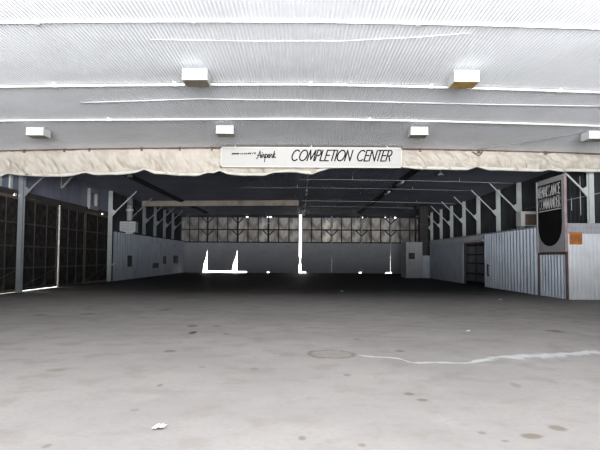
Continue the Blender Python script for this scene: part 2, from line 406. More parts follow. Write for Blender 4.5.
# block at the far end of the partition
mb = MB(); corr_wall_x(mb, 48.05, 8.75, 10.1, 0, 2.95, 0.35, 0.02); mb.box(8.75, 8.81, 48.08, 50.5, 0, 2.95)
tag(obj('wall_right_end', mb, M_panel_grey), 'grey end wall of the low rooms in the far right corner', 'wall', kind='structure')
tag(obj('wall_right_end_low', corr_wall_x(MB(), 48.0, 10.1, 10.7, 0, 1.85, 0.3, 0.02), M_panel_blue), 'short pale panel stepping down in the far right corner', 'wall', kind='structure')
p = at_y(412, 256, 47.9)
t = thing('junction_box', (p.x, 48.0, p.z), 'small dark box on the grey end wall in the far right corner', 'box')
obj('housing', MB().box(p.x - .22, p.x + .22, 47.88, 48.02, p.z - .22, p.z + .22), M_black, t, bevel=0.02)
obj('mounting_plate', MB().box(p.x - .25, p.x + .25, 48.0, 48.03, p.z - .25, p.z + .25), M_board, t)
obj('cover', MB().box(p.x - .17, p.x + .17, 47.86, 47.88, p.z - .17, p.z + .17), M_board, t)
t = thing('dark_duct', (10.25, 48.4, 1.85), 'thick dark vertical duct rising to the ceiling in the far right corner', 'duct')
obj('shaft', MB().box(9.9, 10.6, 48.1, 48.7, 1.85, 5.95), M_black, t, bevel=0.04)
for z in (3.0, 4.4): obj('flange', MB().box(9.86, 10.64, 48.06, 48.74, z, z + 0.08), M_board, t)
obj('side_pipe', MB().tube([(9.6, 48.4, 2.9), (9.6, 48.4, 6.0)], 0.09), M_black, t)

# front of the near low room: white panel facing the camera
YR = 23.3
tag(obj('wall_right_front', corr_wall_x(MB(), YR, XP + 0.02, XW + .1, 0, 2.62, 0.165, 0.04), M_wall_white), 'bright white corrugated front panel at the right edge', 'wall', kind='structure')
mb = corr_wall_x(MB(), YR + 0.25, XP + 0.12, XW, 2.55, 3.06, 0.165, 0.03)
tag(obj('wall_right_front_top', mb, M_panel_grey), 'grey corrugated strip above the bright white front panel', 'wall', kind='structure')
# corrugated infill under the shield board and its brown trim
tag(obj('wall_right_corner', corr_wall_y(MB(), XP + 0.05, YR + 0.1, 26.05, 0, 1.8, 0.28, 0.06, -1, 0.06), M_panel_blue), 'pale corrugated infill below the shield board', 'wall', kind='structure')
mb = MB(); mb.box(XP - 0.06, XP + 0.06, 26.0, 26.1, 0, 1.88); mb.box(XP - 0.06, XP + 0.0, YR + 0.0, YR + 0.1, 0, 1.88); mb.box(XP - 0.06, XP + 0.06, YR + .1, 26.0, 1.79, 1.88)
tag(obj('trim_4', mb, M_brown), 'brown trim framing the corrugated infill under the shield board', 'trim', kind='structure')

# ---------------------------------------------------------------- back wall
def bx(px): return (px - 301.5) / F * YB
SL0, SL1 = bx(300.7), bx(303.2)          # tall slit of daylight between the middle leaves
ZR = ((3.32, 4.56), (4.68, 5.92))
def span(mb, x0, x1, y0, y1, z0, z1):
    """a rail broken by the tall slit"""
    for a, b in ((x0, min(x1, SL0)), (max(x0, SL1), x1)):
        if b > a + .001: mb.box(a, b, y0, y1, z0, z1)
    return mb
mb = MB()
span(mb, -XW, XW, YB, YB + 0.12, 4.56, 4.68)
span(mb, -XW, XW, YB, YB + 0.12, 3.2, 3.32)
x = -XW
for hx, hw in sorted([(bx(248.5), .22), (bx(270.8), .5), (bx(333), .1), (bx(363.5), .22), (bx(397), .2), (bx(387), .12)]):
    span(mb, x, hx - hw / 2, YB, YB + .12, 5.92, 6.04); x = hx + hw / 2
span(mb, x, XW, YB, YB + .12, 5.92, 6.04)
span(mb, -XW, XW, YB, YB + .12, 6.04, 6.42)
tag(obj('wall_back', mb, M_dark_wall), 'dark rails of the far back wall around the dirty panels', 'wall', kind='structure')

BAYS = [-XW] + [bx(q) for q in (209, 239.2, 270)] + [SL0, SL1] + [bx(q) for q in (333.2, 363, 392)] + [XW]
BAYS = [(a, b) for a, b in zip(BAYS, BAYS[1:]) if b - a > 1]
CLEAR = ((0, 0, 0), (0, 1, 0), (1, 1, 1), (1, 2, 1), (1, 2, 2), (2, 2, 1), (1, 2, 1), (1, 0, 0))
ORD = ('first', 'second', 'third', 'fourth', 'fifth', 'sixth', 'seventh', 'eighth')
k = 0
for r, (z0, z1) in enumerate(ZR):
    for i, (a, b) in enumerate(BAYS):
        k += 1
        t = thing('window_%d' % k, ((a + b) / 2, YB, z0), 'dirty fibreglass window in the %s row of the back wall, %s bay from the left' % (('lower', 'upper')[r], ORD[i]), 'window', 'dirty windows of the back wall', 'structure')
        n = max(2, int(round((b - a) / 1.09))); w = (b - a) / n
        for j in range(n):
            obj('pane', MB().box(a + j * w + .02, a + (j + 1) * w - .02, YB + .04, YB + .055, z0, z1), M_skylight[CLEAR[i][j % 3]], t)
        for j in range(n + 1):
            x = a + j * w
            x = min(max(x, a + .05), b - .05)
            obj('mullion', MB().box(x - .05, x + .05, YB - .02, YB + .1, z0, z1), M_dark_wall, t)

def leaf(n, pts, label):
    poly = [(x, YB + 0.02, z) for x, z in pts]
    t = thing('door_%d' % n, (sum(p[0] for p in pts) / len(pts), YB, 0), label, 'door', 'tall grey door leaves of the back wall', 'structure')
    obj('panel', MB().prism(poly, (0, 0.06, 0)), M_panel_grey, t)
    xs = [p[0] for p in pts if p[1] > 3]
    obj('rail', MB().box(min(xs) + .02, max(xs) - .02, YB - .03, YB + .02, 3.06, 3.18), M_panel_grey, t)
    obj('rail', MB().box(min(xs) + .3, max(xs) - .3, YB - .03, YB + .02, 1.5, 1.6), M_panel_grey, t)
    return t
T = 3.2
leaf(6, [(-XW, 0.0), (bx(204.6), 0.0), (bx(205.6), 0.9), (bx(207.9), 1.7), (bx(209.05), 2.5), (bx(209.05), T), (-XW, T)], 'grey back door leaf in the left corner, beside the first flared gap of daylight')
leaf(7, [(bx(209.2), 0.2), (bx(233.8), 0.2), (bx(234.8), 0.9), (bx(237.6), 1.7), (bx(239.05), 2.5), (bx(239.05), T), (bx(209), T)], 'grey back door leaf between the two flared gaps of daylight')
leaf(8, [(bx(239.0), 0.16), (bx(248.6), 0.16), (bx(248.7), 0.0), (bx(268.8), 0.0), (bx(268.8), .14), (bx(270.05), .14), (bx(270.05), T), (bx(239), T)], 'grey back door leaf just right of the second flared gap')
leaf(9, [(bx(271), 0.14), (bx(271.1), 0.0), (bx(300.6), 0.0), (bx(300.6), 0.9), (bx(301.2), 1.05), (bx(301.2), 1.6), (bx(300.6), 1.8), (SL0, T), (bx(270.05), T), (bx(270.05), .14)], 'grey back door leaf left of the tall bright slit')
leaf(10, [(bx(303.0), 0.16), (bx(307.6), 0.16), (bx(307.7), 0.0), (bx(333.25), 0.0), (bx(333.25), 0.4), (bx(333.262), 0.5), (bx(333.262), 2.0), (bx(333.3), 2.5), (bx(333.3), T), (SL1, T), (bx(302.8), 1.7), (bx(302.4), 1.5), (bx(302.4), 1.1), (bx(302.9), .9)], 'grey back door leaf right of the tall bright slit')
leaf(11, [(bx(333.3), 0.0), (bx(360.4), 0.0), (bx(360.5), .12), (bx(362.93), .12), (bx(362.93), 1.0), (bx(362.95), 1.5), (bx(362.95), T), (bx(333.3), T)], 'grey back door leaf between the two faint thin slits')
leaf(12, [(bx(363), 0.0), (bx(387.2), 0.0), (bx(387.3), .12), (bx(391.9), .12), (bx(391.92), 1.2), (bx(392.06), 2.9), (bx(392.1), T), (bx(362.95), T)], 'grey back door leaf left of the pale right slit')
leaf(13, [(bx(392.1), 0.14), (bx(393), .14), (bx(393.1), 0.0), (bx(402.6), 0.0), (bx(402.7), .12), (bx(404.6), .12), (bx(404.7), 0.0), (XW, 0.0), (XW, T), (bx(392.1), T)], 'grey back door leaf in the right corner, right of the pale slit')

# forked struts on the back wall
for i, q in enumerate((209.2, 239.4, 270, 333.2, 363, 392.2)):
    x = bx(q)
    t = thing('forked_strut', (x, YB - .1, 3.2), 'dark forked strut in front of the back windows, %s from the left' % ORD[i], 'strut', 'forked struts of the back wall')
    obj('upright', MB().box(x - .07, x + .07, YB - .14, YB - .03, 3.2, 6.1), M_post_grey if i > 2 else M_dark_wall, t)
    obj('wall_mount', MB().box(x - .12, x + .12, YB - .03, YB - .005, 3.22, 3.32), M_dark_wall, t)
    for zb, zt in ((3.95, 4.62), (5.25, 5.98)):
        for s in (-1, 1):
            obj('arm', MB().bar((x, YB - .1, zb), (x + s * .68, YB - .1, zt), .12, .1), M_post_grey if i in (2, 3, 4) and zb > 5 else M_dark_wall, t)  # paler upper arms in the middle: lit look put into the colour

# ---------------------------------------------------------------- steel posts with knee braces along both sides
def make_post(s, m):
    """s = side sign; local coords, root on the floor at the wall"""
    t = thing('steel_post', (0, 0, 0), '', 'post')
    f = MB(); w, d = 0.22, 0.22
    # H section: two flanges and a web
    f.box(-w / 2, w / 2, -d / 2, -d / 2 + .025, 0, 5.98); f.box(-w / 2, w / 2, d / 2 - .025, d / 2, 0, 5.98); f.box(-.012, .012, -d / 2, d / 2, 0, 5.98)
    obj('upright', f, m, t, local=True)
    obj('knee_brace', MB().bar((-s * .14, 0, 4.42), (-s * 1.72, 0, 5.98), .065, .065), m, t, local=True)
    obj('gusset', MB().prism([(-s * .1, -.02, 4.25), (-s * .42, -.02, 4.62), (-s * .1, -.02, 4.8)], (0, .04, 0)), m, t, local=True)
    obj('base_plate', MB().box(-.12, .12, -.13, .13, 0, .03), m, t, local=True)
    obj('cap_plate', MB().box(-.12, .12, -.12, .12, 5.98, 5.99), m, t, local=True)
    return t
def posts(s, spots, m, grp):
    proto = None
    for px, lab in spots:
        y = at_x(px, 240, s * 12.62).y
        if proto is None: o = proto = make_post(s, m)
        else: o = copy_tree(proto)
        o.location = (s * 12.6, y, 0)
        tag(o, lab, 'post', grp)
posts(1, [(592, 'wide pale steel post at the right edge above the white front panel'),
          (520, 'pale steel post with knee brace behind the wall mounted air conditioner'),
          (499, 'pale steel post with knee brace next beyond the air conditioner on the right'),
          (479, 'pale steel post with knee brace above the dark doorway on the right'),
          (464.5, 'pale steel post above the near end of the open sliding panel'),
          (452, 'pale steel post above the middle of the open sliding panel'),
          (441.5, 'pale steel post above the far end of the sliding panel'),
          (432, 'farthest pale steel post of the right row')], M_post, 'steel posts of the right wall')
posts(-1, [(20, 'tall dull steel post standing between the first two dark doors on the left'),
             (128, 'steel post behind the wall heater on the left'),
           (143.5, 'steel post next beyond the wall heater on the left'),
           (154.5, 'steel post third beyond the pale bluish corner post on the left'),
           (164, 'steel post second from the back on the left wall'),
           (172.5, 'steel post farthest back on the left wall')], M_post_dim, 'steel posts of the left wall')

posts(-1, [(109.5, 'pale bluish steel post at the near end of the left panels')], M_post, 'steel posts of the left wall')
# short pale studs on the blue strip, left
for px, lab in ((1, 'short pale stud on the blue strip at the very left edge'), (12, 'short pale stud on the blue strip, second from the left edge'), (26, 'short pale stud on the blue strip left of the first long brace')):
    p = at_x(px, 182, -XW + .1)
    tag(obj('wall_stud', MB().box(-XW + .02, -XW + .09, p.y - .12, p.y + .12, ZH + .2, 6.02), M_post, origin=(-XW, p.y, ZH + .2)), lab, 'stud', 'short studs on the left strip')
# hollow bracket frame by the left corner post
p0, p1 = at_x(91, 197, -XW + .2), at_x(98, 197, -XW + .2)
t = thing('bracket_frame', (-XW, p0.y, 4.5), 'pale hollow bracket frame on the blue strip near the left corner post', 'bracket')
for y in (p0.y, p1.y): obj('side_bar', MB().box(-XW + .02, -XW + .2, y - .1, y + .1, 4.5, 5.75), M_post_grey, t)
for z in (4.5, 5.5): obj('cross_bar', MB().box(-XW + .02, -XW + .2, p0.y + .1, p1.y - .1, z, z + .25), M_post_grey, t)
p = at_x(67, 180, -XW + .2)
t = thing('stub_bracket', (-XW, p.y, 5.2), 'pale stub bracket high on the blue strip on the left', 'bracket')
obj('mounting_plate', MB().box(-XW + .02, -XW + .06, p.y - .35, p.y + .35, 5.25, 6.0), M_post_grey, t)
obj('arm', MB().bar((-XW + .06, p.y - .2, 5.3), (-XW + .6, p.y - .2, 5.95), .14, .1), M_post_grey, t)
# horizontal conduit along right upper wall
t = thing('wall_conduit', (XW - .1, 24.4, 5.0), 'thin horizontal conduit between posts at the right edge', 'conduit')
obj('run', MB().tube([(12.745, 24.1, 4.42), (12.745, 33, 4.42)], .018), M_post_grey, t)
for px, z0, z1 in ((570, 3.9, 4.5), (579, 3.6, 5.4)):
    p = at_x(px, 200, XW - .12); obj('drop', MB().tube([(12.745, p.y, z0), (12.745, p.y, z1)], .018), M_post, t)

# ---------------------------------------------------------------- air conditioner (right) and heater (left)
Y = 31.0
c0, c1 = at_y(521, 226, Y), at_y(539, 211.5, Y)
x0, x1, z0, z1 = c0.x, c1.x, c0.z, c1.z
t = thing('air_conditioner', ((x0 + x1) / 2, Y, z0), 'white boxy air conditioner with brown grille beside the shield board', 'air conditioner')
mb = MB(); mb.box(x0, x1, Y + .02, Y + .7, z0, z1)
obj('casing', mb, M_fix, t, bevel=.02)
mb = MB(); mb.box(x0 + .24, x1 - .05, Y - .01, Y + .02, z0 + .06, z1 - .14)
obj('grille', mb, M_grille, t)
for i in range(6):
    z = z0 + .1 + i * (z1 - z0 - .3) / 5
    obj('louvre', MB().box(x0 + .26, x1 - .07, Y - .03, Y - .01, z, z + .035), M_brown, t)
obj('front_frame', MB().box(x0, x0 + .2, Y - .03, Y + .02, z0, z1).box(x0 + .2, x1, Y - .03, Y + .02, z1 - .1, z1), M_fix, t)
for xx in (x0 + .15, x1 - .2): obj('bracket', MB().box(xx, xx + .06, Y + .05, Y + .65, ZP - .02, z0), M_steel, t)
Y = 41.2
c0, c1 = at_y(119.5, 232, Y), at_y(135.5, 221.5, Y)
x0, x1, z0, z1 = c0.x, c1.x, c0.z, c1.z
t = thing('wall_heater', ((x0 + x1) / 2, Y, z0), 'pale box heater with a round pipe above it on the left wall', 'heater')
obj('casing', MB().box(x0, x1, Y, Y + .7, z0, z1), M_post, t, bevel=.02)
for i in range(5): obj('louvre', MB().box(x0 + .08, x1 - .08, Y - .03, Y, z0 + .1 + i * .12, z0 + .15 + i * .12), M_post_grey, t)
xm = (x0 + x1) / 2 + .05
obj('flue', MB().tube([(xm, Y + .3, z1), (xm, Y + .3, z1 + .25), (xm, Y + .3, 5.85)], .21, 14), M_post_grey, t)
obj('collar', MB().tube([(xm, Y + .3, z1 + .75), (xm, Y + .3, z1 + .9)], .27, 14), M_post, t)
pts = [(xm + .62 * math.cos(a), Y + .02, 4.75 + .62 * math.sin(a)) for a in [math.pi * (.62 + i / 14 * -1.25) for i in range(15)]]
obj('cable', MB().tube(pts, .03, 6), M_black, t)
obj('bracket', MB().box(x0 + .2, x1 - .2, Y + .1, Y + .6, z0 - .12, z0).box(-XW + .02, x1 - .3, Y + .3, Y + .4, z0 - .12, z0 - .05), M_steel, t)

# dark openings in the left low panels
for px, py, w, h, lab in ((130, 261, 3.2, 11, 'tall dark slot in the left panels, nearest the pale corner post'), (155.5, 265.5, 5.5, 5, 'squat dark box low on the left panels'),
                          (165, 260, 2.2, 8, 'narrow dark slot in the left panels beyond the squat box'), (176, 259.5, 4, 8, 'wide dark slot in the left panels nearest the back corner')):
    X = XLP + .08; p = at_x(px, py, X); a = at_x(px - w / 2, py, X).y; b = at_x(px + w / 2, py, X).y; hh = h * p.y / F
    t = thing('wall_vent', (X, (a + b) / 2, p.z), lab, 'vent', 'dark vents in the left panels')
    obj('frame', MB().box(X - .06, X + .02, a, b, p.z - hh / 2, p.z + hh / 2), M_black, t)
    obj('cover', MB().box(X + .02, X + .05, a + (b - a) * .12, b - (b - a) * .12, p.z - hh * .4, p.z + hh * .4), M_board, t)
p = at_x(112, 264.5, XLP + .1)
obj('handle_plate', MB().box(XLP + .02, XLP + .06, p.y - .12, p.y + .12, p.z - .14, p.z + .14), M_steel, W_LOW_L)
obj('lever_handle', MB().bar((XLP + .09, p.y, p.z), (XLP + .2, p.y + .45, p.z + .08), .06, .05), M_fix, W_LOW_L)['label'] = 'small pale lever handle beside the corner post'

# shelving inside the dark doorway
t = thing('shelving_unit', (12.2, 39, 0), 'dark board shelving seen through the open doorway on the right', 'shelves')
obj('back_sheet', MB().box(12.36, 12.40, 34.4, 45.0, 0.02, 2.7), M_panel_blue, t)
for z in (.55, 1.27, 1.86, 2.5): obj('shelf', MB().box(11.95, 12.36, 34.4, 45, z, z + .06), M_board, t)
for y in (34.4, 37.3, 39.6, 42.0, 44.94): obj('upright', MB().box(11.95, 12.01, y, y + .06, 0, 2.7), M_board, t)

# ---------------------------------------------------------------- lettering helpers
def arc(cx, cy, rx, ry, a0, a1, n=14):
    return [(cx + rx * math.cos(R(a0 + (a1 - a0) * i / n)), cy + ry * math.sin(R(a0 + (a1 - a0) * i / n))) for i in range(n + 1)]
GL = {
 'A': (.8, [[(0, 0), (.4, 1), (.8, 0)], [(.14, .33), (.66, .33)]]),
 'C': (.86, [arc(.48, .5, .48, .5, 48, 312, 20)]),
 'D': (.75, [[(0, 0), (0, 1), (.3, 1)] + arc(.3, .5, .45, .5, 90, -90) + [(0, 0)]]),
 'E': (.52, [[(.52, 0), (0, 0), (0, 1), (.52, 1)], [(0, .52), (.48, .52)]]),
 'I': (.02, [[(.01, 0), (.01, 1)]]),
 'L': (.46, [[(0, 1), (0, 0), (.46, 0)]]),
 'M': (.92, [[(0, 0), (.1, 1), (.46, .12), (.82, 1), (.92, 0)]]),
 'N': (.72, [[(0, 0), (0, 1), (.72, 0), (.72, 1)]]),
 'O': (.98, [arc(.49, .5, .49, .5, 0, 360, 26)]),
 'P': (.5, [[(0, 0), (0, 1), (.24, 1)] + arc(.24, .74, .26, .26, 90, -90, 8) + [(0, .48)]]),
 'R': (.54, [[(0, 0), (0, 1), (.26, 1)] + arc(.26, .74, .26, .26, 90, -90, 8) + [(0, .48)], [(.24, .48), (.54, 0)]]),
 'S': (.55, [arc(.275, .75, .26, .25, 35, 270, 12) + arc(.275, .25, .27, .25, 90, -145, 12)]),
 'T': (.52, [[(.26, 0), (.26, 1)], [(0, 1), (.52, 1)]]),
 ' ': (.55, []),
}
def strokes_mesh(mb, lines, place, half, thick):
    """lines: polylines in (u, v); place(u, v, depth) -> world"""
    for pl in lines:
        for (u0, v0), (u1, v1) in zip(pl, pl[1:]):
            d = Vector((u1 - u0, v1 - v0))
            if d.length < 1e-6: continue
            d.normalize(); n = Vector((-d.y, d.x)) * half; e = d * half * .7
            q = [(u0 - e.x - n.x, v0 - e.y - n.y), (u1 + e.x - n.x, v1 + e.y - n.y), (u1 + e.x + n.x, v1 + e.y + n.y), (u0 - e.x + n.x, v0 - e.y + n.y)]
            mb.hexa([place(a, b, 0) for a, b in q] + [place(a, b, thick) for a, b in q])
    return mb
def layout(text, width, height, slant=0.0, gap=.16):
    tot = sum(GL[c][0] for c in text) + gap * (len(text) - 1)
    kx = width / tot; u = 0; out = []
    for c in text:
        w, ls = GL[c]
        for l in ls: out.append([((u + a) * kx + slant * b * height, b * height) for a, b in l])
        u += w + gap
    return out

# ---------------------------------------------------------------- canvas, sign and the line they hang on
BOT = [(-40, 176), (0, 176.5), (8, 173.8), (18, 174.6), (40, 175.8), (60, 176), (76, 174.6), (85, 172.8), (94, 174.4), (117, 174.2), (136, 172.4), (144, 169.6), (155, 173), (180, 175), (200, 175), (207, 173), (213, 173), (220, 171), (227, 173.7), (244, 175),
       (265, 175), (273, 173), (290, 171.3), (296, 171.6), (305, 173), (312, 173.6), (317, 171.5), (328, 168.2), (345, 167.4), (380, 167.2), (404, 167.6), (420, 168.5), (467, 169.5), (477, 167.4), (487, 169.2), (520, 170.4), (543, 171.3), (547, 170), (560, 170.8), (600, 171.3), (640, 172)]
def bot_z(x):
    for (a, za), (b, zb) in zip(BZ, BZ[1:]):
        if a <= x <= b: t = (x - a) / (b - a); return za + (zb - za) * t
    return BZ[-1][1] if x > 0 else BZ[0][1]
BZ = [(at_y(q, w, YC).x, at_y(q, w, YC).z) for q, w in BOT]
t_canvas = thing('canvas_curtain', (0, YC, 5.1), 'long cream canvas curtain bundled up across the hangar under the white ceiling', 'curtain')
mb = MB(); NX, NZ = 700, 20
SEAM = [at_y(q, 170, YC).x for q in (8, 85, 144, 207, 220, 273, 404, 477, 547)]
def canvas_pt(x, v):
    top = zc(x) - 0.05; b = bot_z(x); z = b + (top - b) * v
    bulge = 0.13 * math.sin(math.pi * min(1, (1 - v) * 1.15)) ** .8
    w1 = noise.noise(Vector((x * 1.1 + 1.3 * v, v * 1.2, 3.1))) * .20
    w2 = noise.noise(Vector((x * 2.6 + 2.4 * v, v * 1.5, 9.2))) * .15
    w3 = noise.noise(Vector((x * 6.0 + 3.0 * v, v * 4.0, 1.2))) * .10
    w3 += noise.noise(Vector((x * 11.0 + 5.0 * v, v * 5.0, 7.7))) * .05
    sd = min(abs(x - q) for q in SEAM)
    pin = 1 - math.exp(-(sd / .35) ** 2) * .75
    return Vector((x, YC - bulge * pin - (w1 + w2 + w3) * (.35 + .65 * (1 - v)) * 1.1 * (1 if v < .97 else .3), z))
rows = []
for i in range(NX + 1):
    x = -XW + .05 + (2 * XW - .1) * i / NX
    rows.append([mb.bm.verts.new(canvas_pt(x, v / NZ)) for v in range(NZ + 1)])
for A, B in zip(rows, rows[1:]):
    for k in range(NZ):
        f = mb.bm.faces.new([A[k], B[k], B[k + 1], A[k + 1]]); f.smooth = True
cv = obj('canvas', mb, M_canvas, t_canvas)
sm = cv.modifiers.new('thickness', 'SOLIDIFY'); sm.thickness = .02; sm.offset = -1
pts, rad = [], []
for i in range(0, NX + 1, 2):
    x = -XW + .05 + (2 * XW - .1) * i / NX
    sd = min(abs(x - q) for q in SEAM)
    r_ = .075 * (1 - .6 * math.exp(-(sd / .3) ** 2)) * (1 + .3 * noise.noise(Vector((x * 1.7, 0, 5))))
    pts.append((x, YC - .04, bot_z(x) + .03)); rad.append(r_)
obj('rolled_hem', MB().tube(pts, rad, 8), M_hem, t_canvas)
for q in (85, 144, 207, 477, 547):
    x = at_y(q, 170, YC).x
    obj('tie_strap', MB().tube([canvas_pt(x, .02) + Vector((0, -.03, -.02)), canvas_pt(x + .01, .3) + Vector((0, -.015, 0)), canvas_pt(x + .02, .65) + Vector((0, -.015, 0)), canvas_pt(x + .02, .97) + Vector((0, -.02, 0))], .018, 6), M_canvas, t_canvas)
# rail and its hooks
rail = t_canvas
pts = [(-XW + .03 + (2 * XW - .06) * i / 24, YC - .0, zc(-XW + 2 * XW * i / 24) - .035) for i in range(25)]
obj('rail', MB().tube(pts, .034, 8), M_brown, rail)
for q in (25, 65, 90, 142, 180, 212, 420, 478, 545):
    x = at_y(q, 148, YC).x
    obj('hook', MB().box(x - .035, x + .035, YC - .09, YC + .04, zc(x) - .13, zc(x) + .01), M_brown, rail)
x = at_y(477, 150, YC).x
t = thing('tie_rope', (x, YC - .2, 5.9), 'short dark rope dangling at the top seam of the right canvas', 'rope')
obj('loop', MB().tube([(x - .25, YC - .22, zc(x) - .12), (x - .12, YC - .3, zc(x) - .22), (x, YC - .34, zc(x) - .3), (x + .08, YC - .3, zc(x) - .2), (x + .16, YC - .22, zc(x) - .1)], .022, 6), M_brown, t)
obj('knot', MB().box(x - .05, x + .05, YC - .32, YC - .2, zc(x) - .18, zc(x) - .08), M_brown, t, bevel=.02)

YS = YC - .5
tl, tr, bl, br = at_y(220.7, 146.2, YS), at_y(402, 146.2, YS), at_y(220.7, 167.2, YS), at_y(402, 167.6, YS)
sx0, sx1, sz0, sz1 = tl.x, tr.x, bl.z, min(tl.z, 6.14)
t = thing('hanging_sign', ((sx0 + sx1) / 2, YS, sz0), 'long off white sign board reading COMPLETION CENTER hung before the cream canvas', 'sign')
obj('board', MB().box(sx0, sx1, YS, YS + .05, sz0, sz1), M_sign, t)
fr = MB(); fr.box(sx0, sx1, YS - .025, YS, sz1 - .05, sz1); fr.box(sx0, sx1, YS - .025, YS, sz0, sz0 + .06); fr.box(sx0, sx0 + .05, YS - .025, YS, sz0, sz1); fr.box(sx1 - .05, sx1, YS - .025, YS, sz0, sz1)
obj('frame', fr, M_signtrim, t)
for x in (sx0 + .6, (sx0 + sx1) / 2, sx1 - .6): obj('hanger', MB().box(x - .02, x + .02, YS + .05, YS + .09, sz1 - .3, zc(x) + .02), M_steel, t)
def front(u0, z0):
    return lambda u, v, d: (u0 + u, YS - .002 - d, z0 + v)
a, b = at_y(290.8, 160.6, YS), at_y(392.8, 150.6, YS)
lt = layout('COMPLETION CENTER', b.x - a.x - .13, b.z - a.z, .3, .17)
o = obj('lettering', strokes_mesh(MB(), lt, front(a.x, a.z), .026, .006), M_ink, t); o['label'] = 'black thin italic capitals reading COMPLETION CENTER'
# script word: A i r p a r k
SCR = [[(-.12, .1), (.05, .22), (.40, 1.05)], [(.40, 1.05), (.44, .2), (.56, .3)], [(.0, .52), (.5, .5)],
       [(.56, .3), (.64, .62), (.62, .3), (.68, .22), (.76, .34)], [(.69, .8), (.71, .86)],
       [(.76, .34), (.84, .66), (.88, .56), (.98, .6), (.94, .3), (1.0, .22), (1.08, .34)],
       [(1.08, .34), (1.18, .66), (1.02, -.28)], [(1.16, .5)] + arc(1.28, .44, .13, .2, 130, -200, 12),
       [(1.4, .3)] + arc(1.58, .42, .13, .19, 30, 330, 12) + [(1.74, .66), (1.70, .3), (1.76, .22), (1.84, .34)],
       [(1.84, .34), (1.94, .68), (1.98, .56), (2.1, .6), (2.06, .3), (2.12, .22), (2.2, .34)],
       [(2.2, .34), (2.44, 1.0), (2.26, .2)], [(2.3, .42), (2.52, .7)], [(2.36, .48), (2.5, .22), (2.62, .3)]]
a, b = at_y(257.3, 159.6, YS), at_y(275.8, 151.2, YS)
kx, kz = (b.x - a.x) / 2.62, (b.z - a.z)
o = obj('script_lettering', strokes_mesh(MB(), [[(u * kx, v * kz) for u, v in l] for l in SCR], front(a.x, a.z), .017, .006), M_ink, t); o['label'] = 'black brush script reading Airpark'
# small illegible row of capitals and the faint underline mark
mb = MB(); a, b = at_y(231.8, 154.9, YS), at_y(255.2, 153.2, YS); h = (b.z - a.z); w = b.x - a.x
random.seed(3)
for u, u1 in ((0, .6 * w), (.63 * w, w)):
    mb = MB()
    while u < u1:
        lw = random.uniform(.05, .075)
        z = a.z + .03 * u
        mb.box(a.x + u, a.x + u + .026, YS - .008, YS - .002, z, z + h); mb.box(a.x + u + .026, a.x + u + lw + .014, YS - .008, YS - .002, z + (h * .75 if random.random() < .5 else h * .35), z + h * (1 if random.random() < .5 else .6))
        u += lw + .012
    obj('small_lettering', mb, M_ink, t)
a = at_y(243, 155.8, YS)
o = obj('faint_mark', strokes_mesh(MB(), [[(0, 0), (.12, -.18), (.26, -.02)], [(.38, -.12), (.5, -.02)]], front(a.x, a.z), .012, .005), M_inkgrey, t)

# ---------------------------------------------------------------- shield board on the right
XS = XP - 0.07
t = thing('shield_board', (XS, 24.8, 1.85), 'tall grey board with a black shield and two rows of white capitals', 'sign')
zt, zb = 5.04, 1.9
obj('board', MB().box(XS, XS + .1, 23.42, 26.1, zb, zt), M_signwall, t)
obj('edge_trim', MB().box(XS - .01, XS + .1, 23.36, 23.42, zb, zt), M_pink, t)
obj('side_trim', MB().box(XS - .03, XS, 26.0, 26.1, zb, zt).box(XS - .03, XS, 23.42, 26.0, zt - .05, zt), M_signtrim if False else M_signwall, t)
def side(u0, z0):
    return lambda u, v, d: (XS - .004 - d, u0 - u, z0 + v)
yl, yr = 25.93, 23.6
W_ = yl - yr
poly = [(0, 4.83), (W_, 4.83), (W_, 3.1)] + [(W_ / 2 + W_ / 2 * math.cos(R(-q)), 3.1 - .95 * math.sin(R(q)) ** .85 if q < 178 else 3.1) for q in range(12, 180, 12)] + [(0, 3.1)]
mb = MB(); P = side(yl, 0)
mb.prism([P(u, v, 0) for u, v in poly], (-.012, 0, 0))
obj('shield', mb, M_ink, t)
for txt, z0, h in (('RENAISSANCE', 4.30, .44), ('COMMANDER', 3.77, .44)):
    PP = side(yl - .1, z0)
    lt = layout(txt, W_ - .2, h, 0, .24)
    obj('lettering', strokes_mesh(MB(), lt, lambda u, v, d: PP(u, v, d + .013), .022, .006), M_white_paint, t)
PP = side(yl, 0)
obj('rule_line', MB().hexa([PP(.06, 3.66, .012), PP(W_ - .06, 3.66, .012), PP(W_ - .06, 3.70, .012), PP(.06, 3.70, .012), PP(.06, 3.66, .018), PP(W_ - .06, 3.66, .018), PP(W_ - .06, 3.70, .018), PP(.06, 3.70, .018)]), M_white_paint, t)

# orange notice on the white front panel
yo = YR - .035
a, b = at_y(569.6, 244.4, yo), at_y(582, 232.4, yo)
t = thing('orange_sign', (a.x, yo, a.z), 'small square orange notice at the top left of the white front panel', 'sign')
obj('plate', MB().box(a.x, b.x, yo - .012, yo, a.z, b.z), M_orange, t)
mk = MB()
for i, (u0, u1, v0, v1) in enumerate(((.12, .3, .2, .85), (.36, .5, .3, .8), (.55, .88, .55, .8), (.58, .85, .2, .42))):
    w, h = b.x - a.x, b.z - a.z
    mk.box(a.x + u0 * w, a.x + u1 * w, yo - .018, yo - .012, a.z + v0 * h, a.z + v1 * h)
obj('dark_marks', mk, mat('burnt_orange_ink', (0.3, 0.1, 0.025), .6), t)

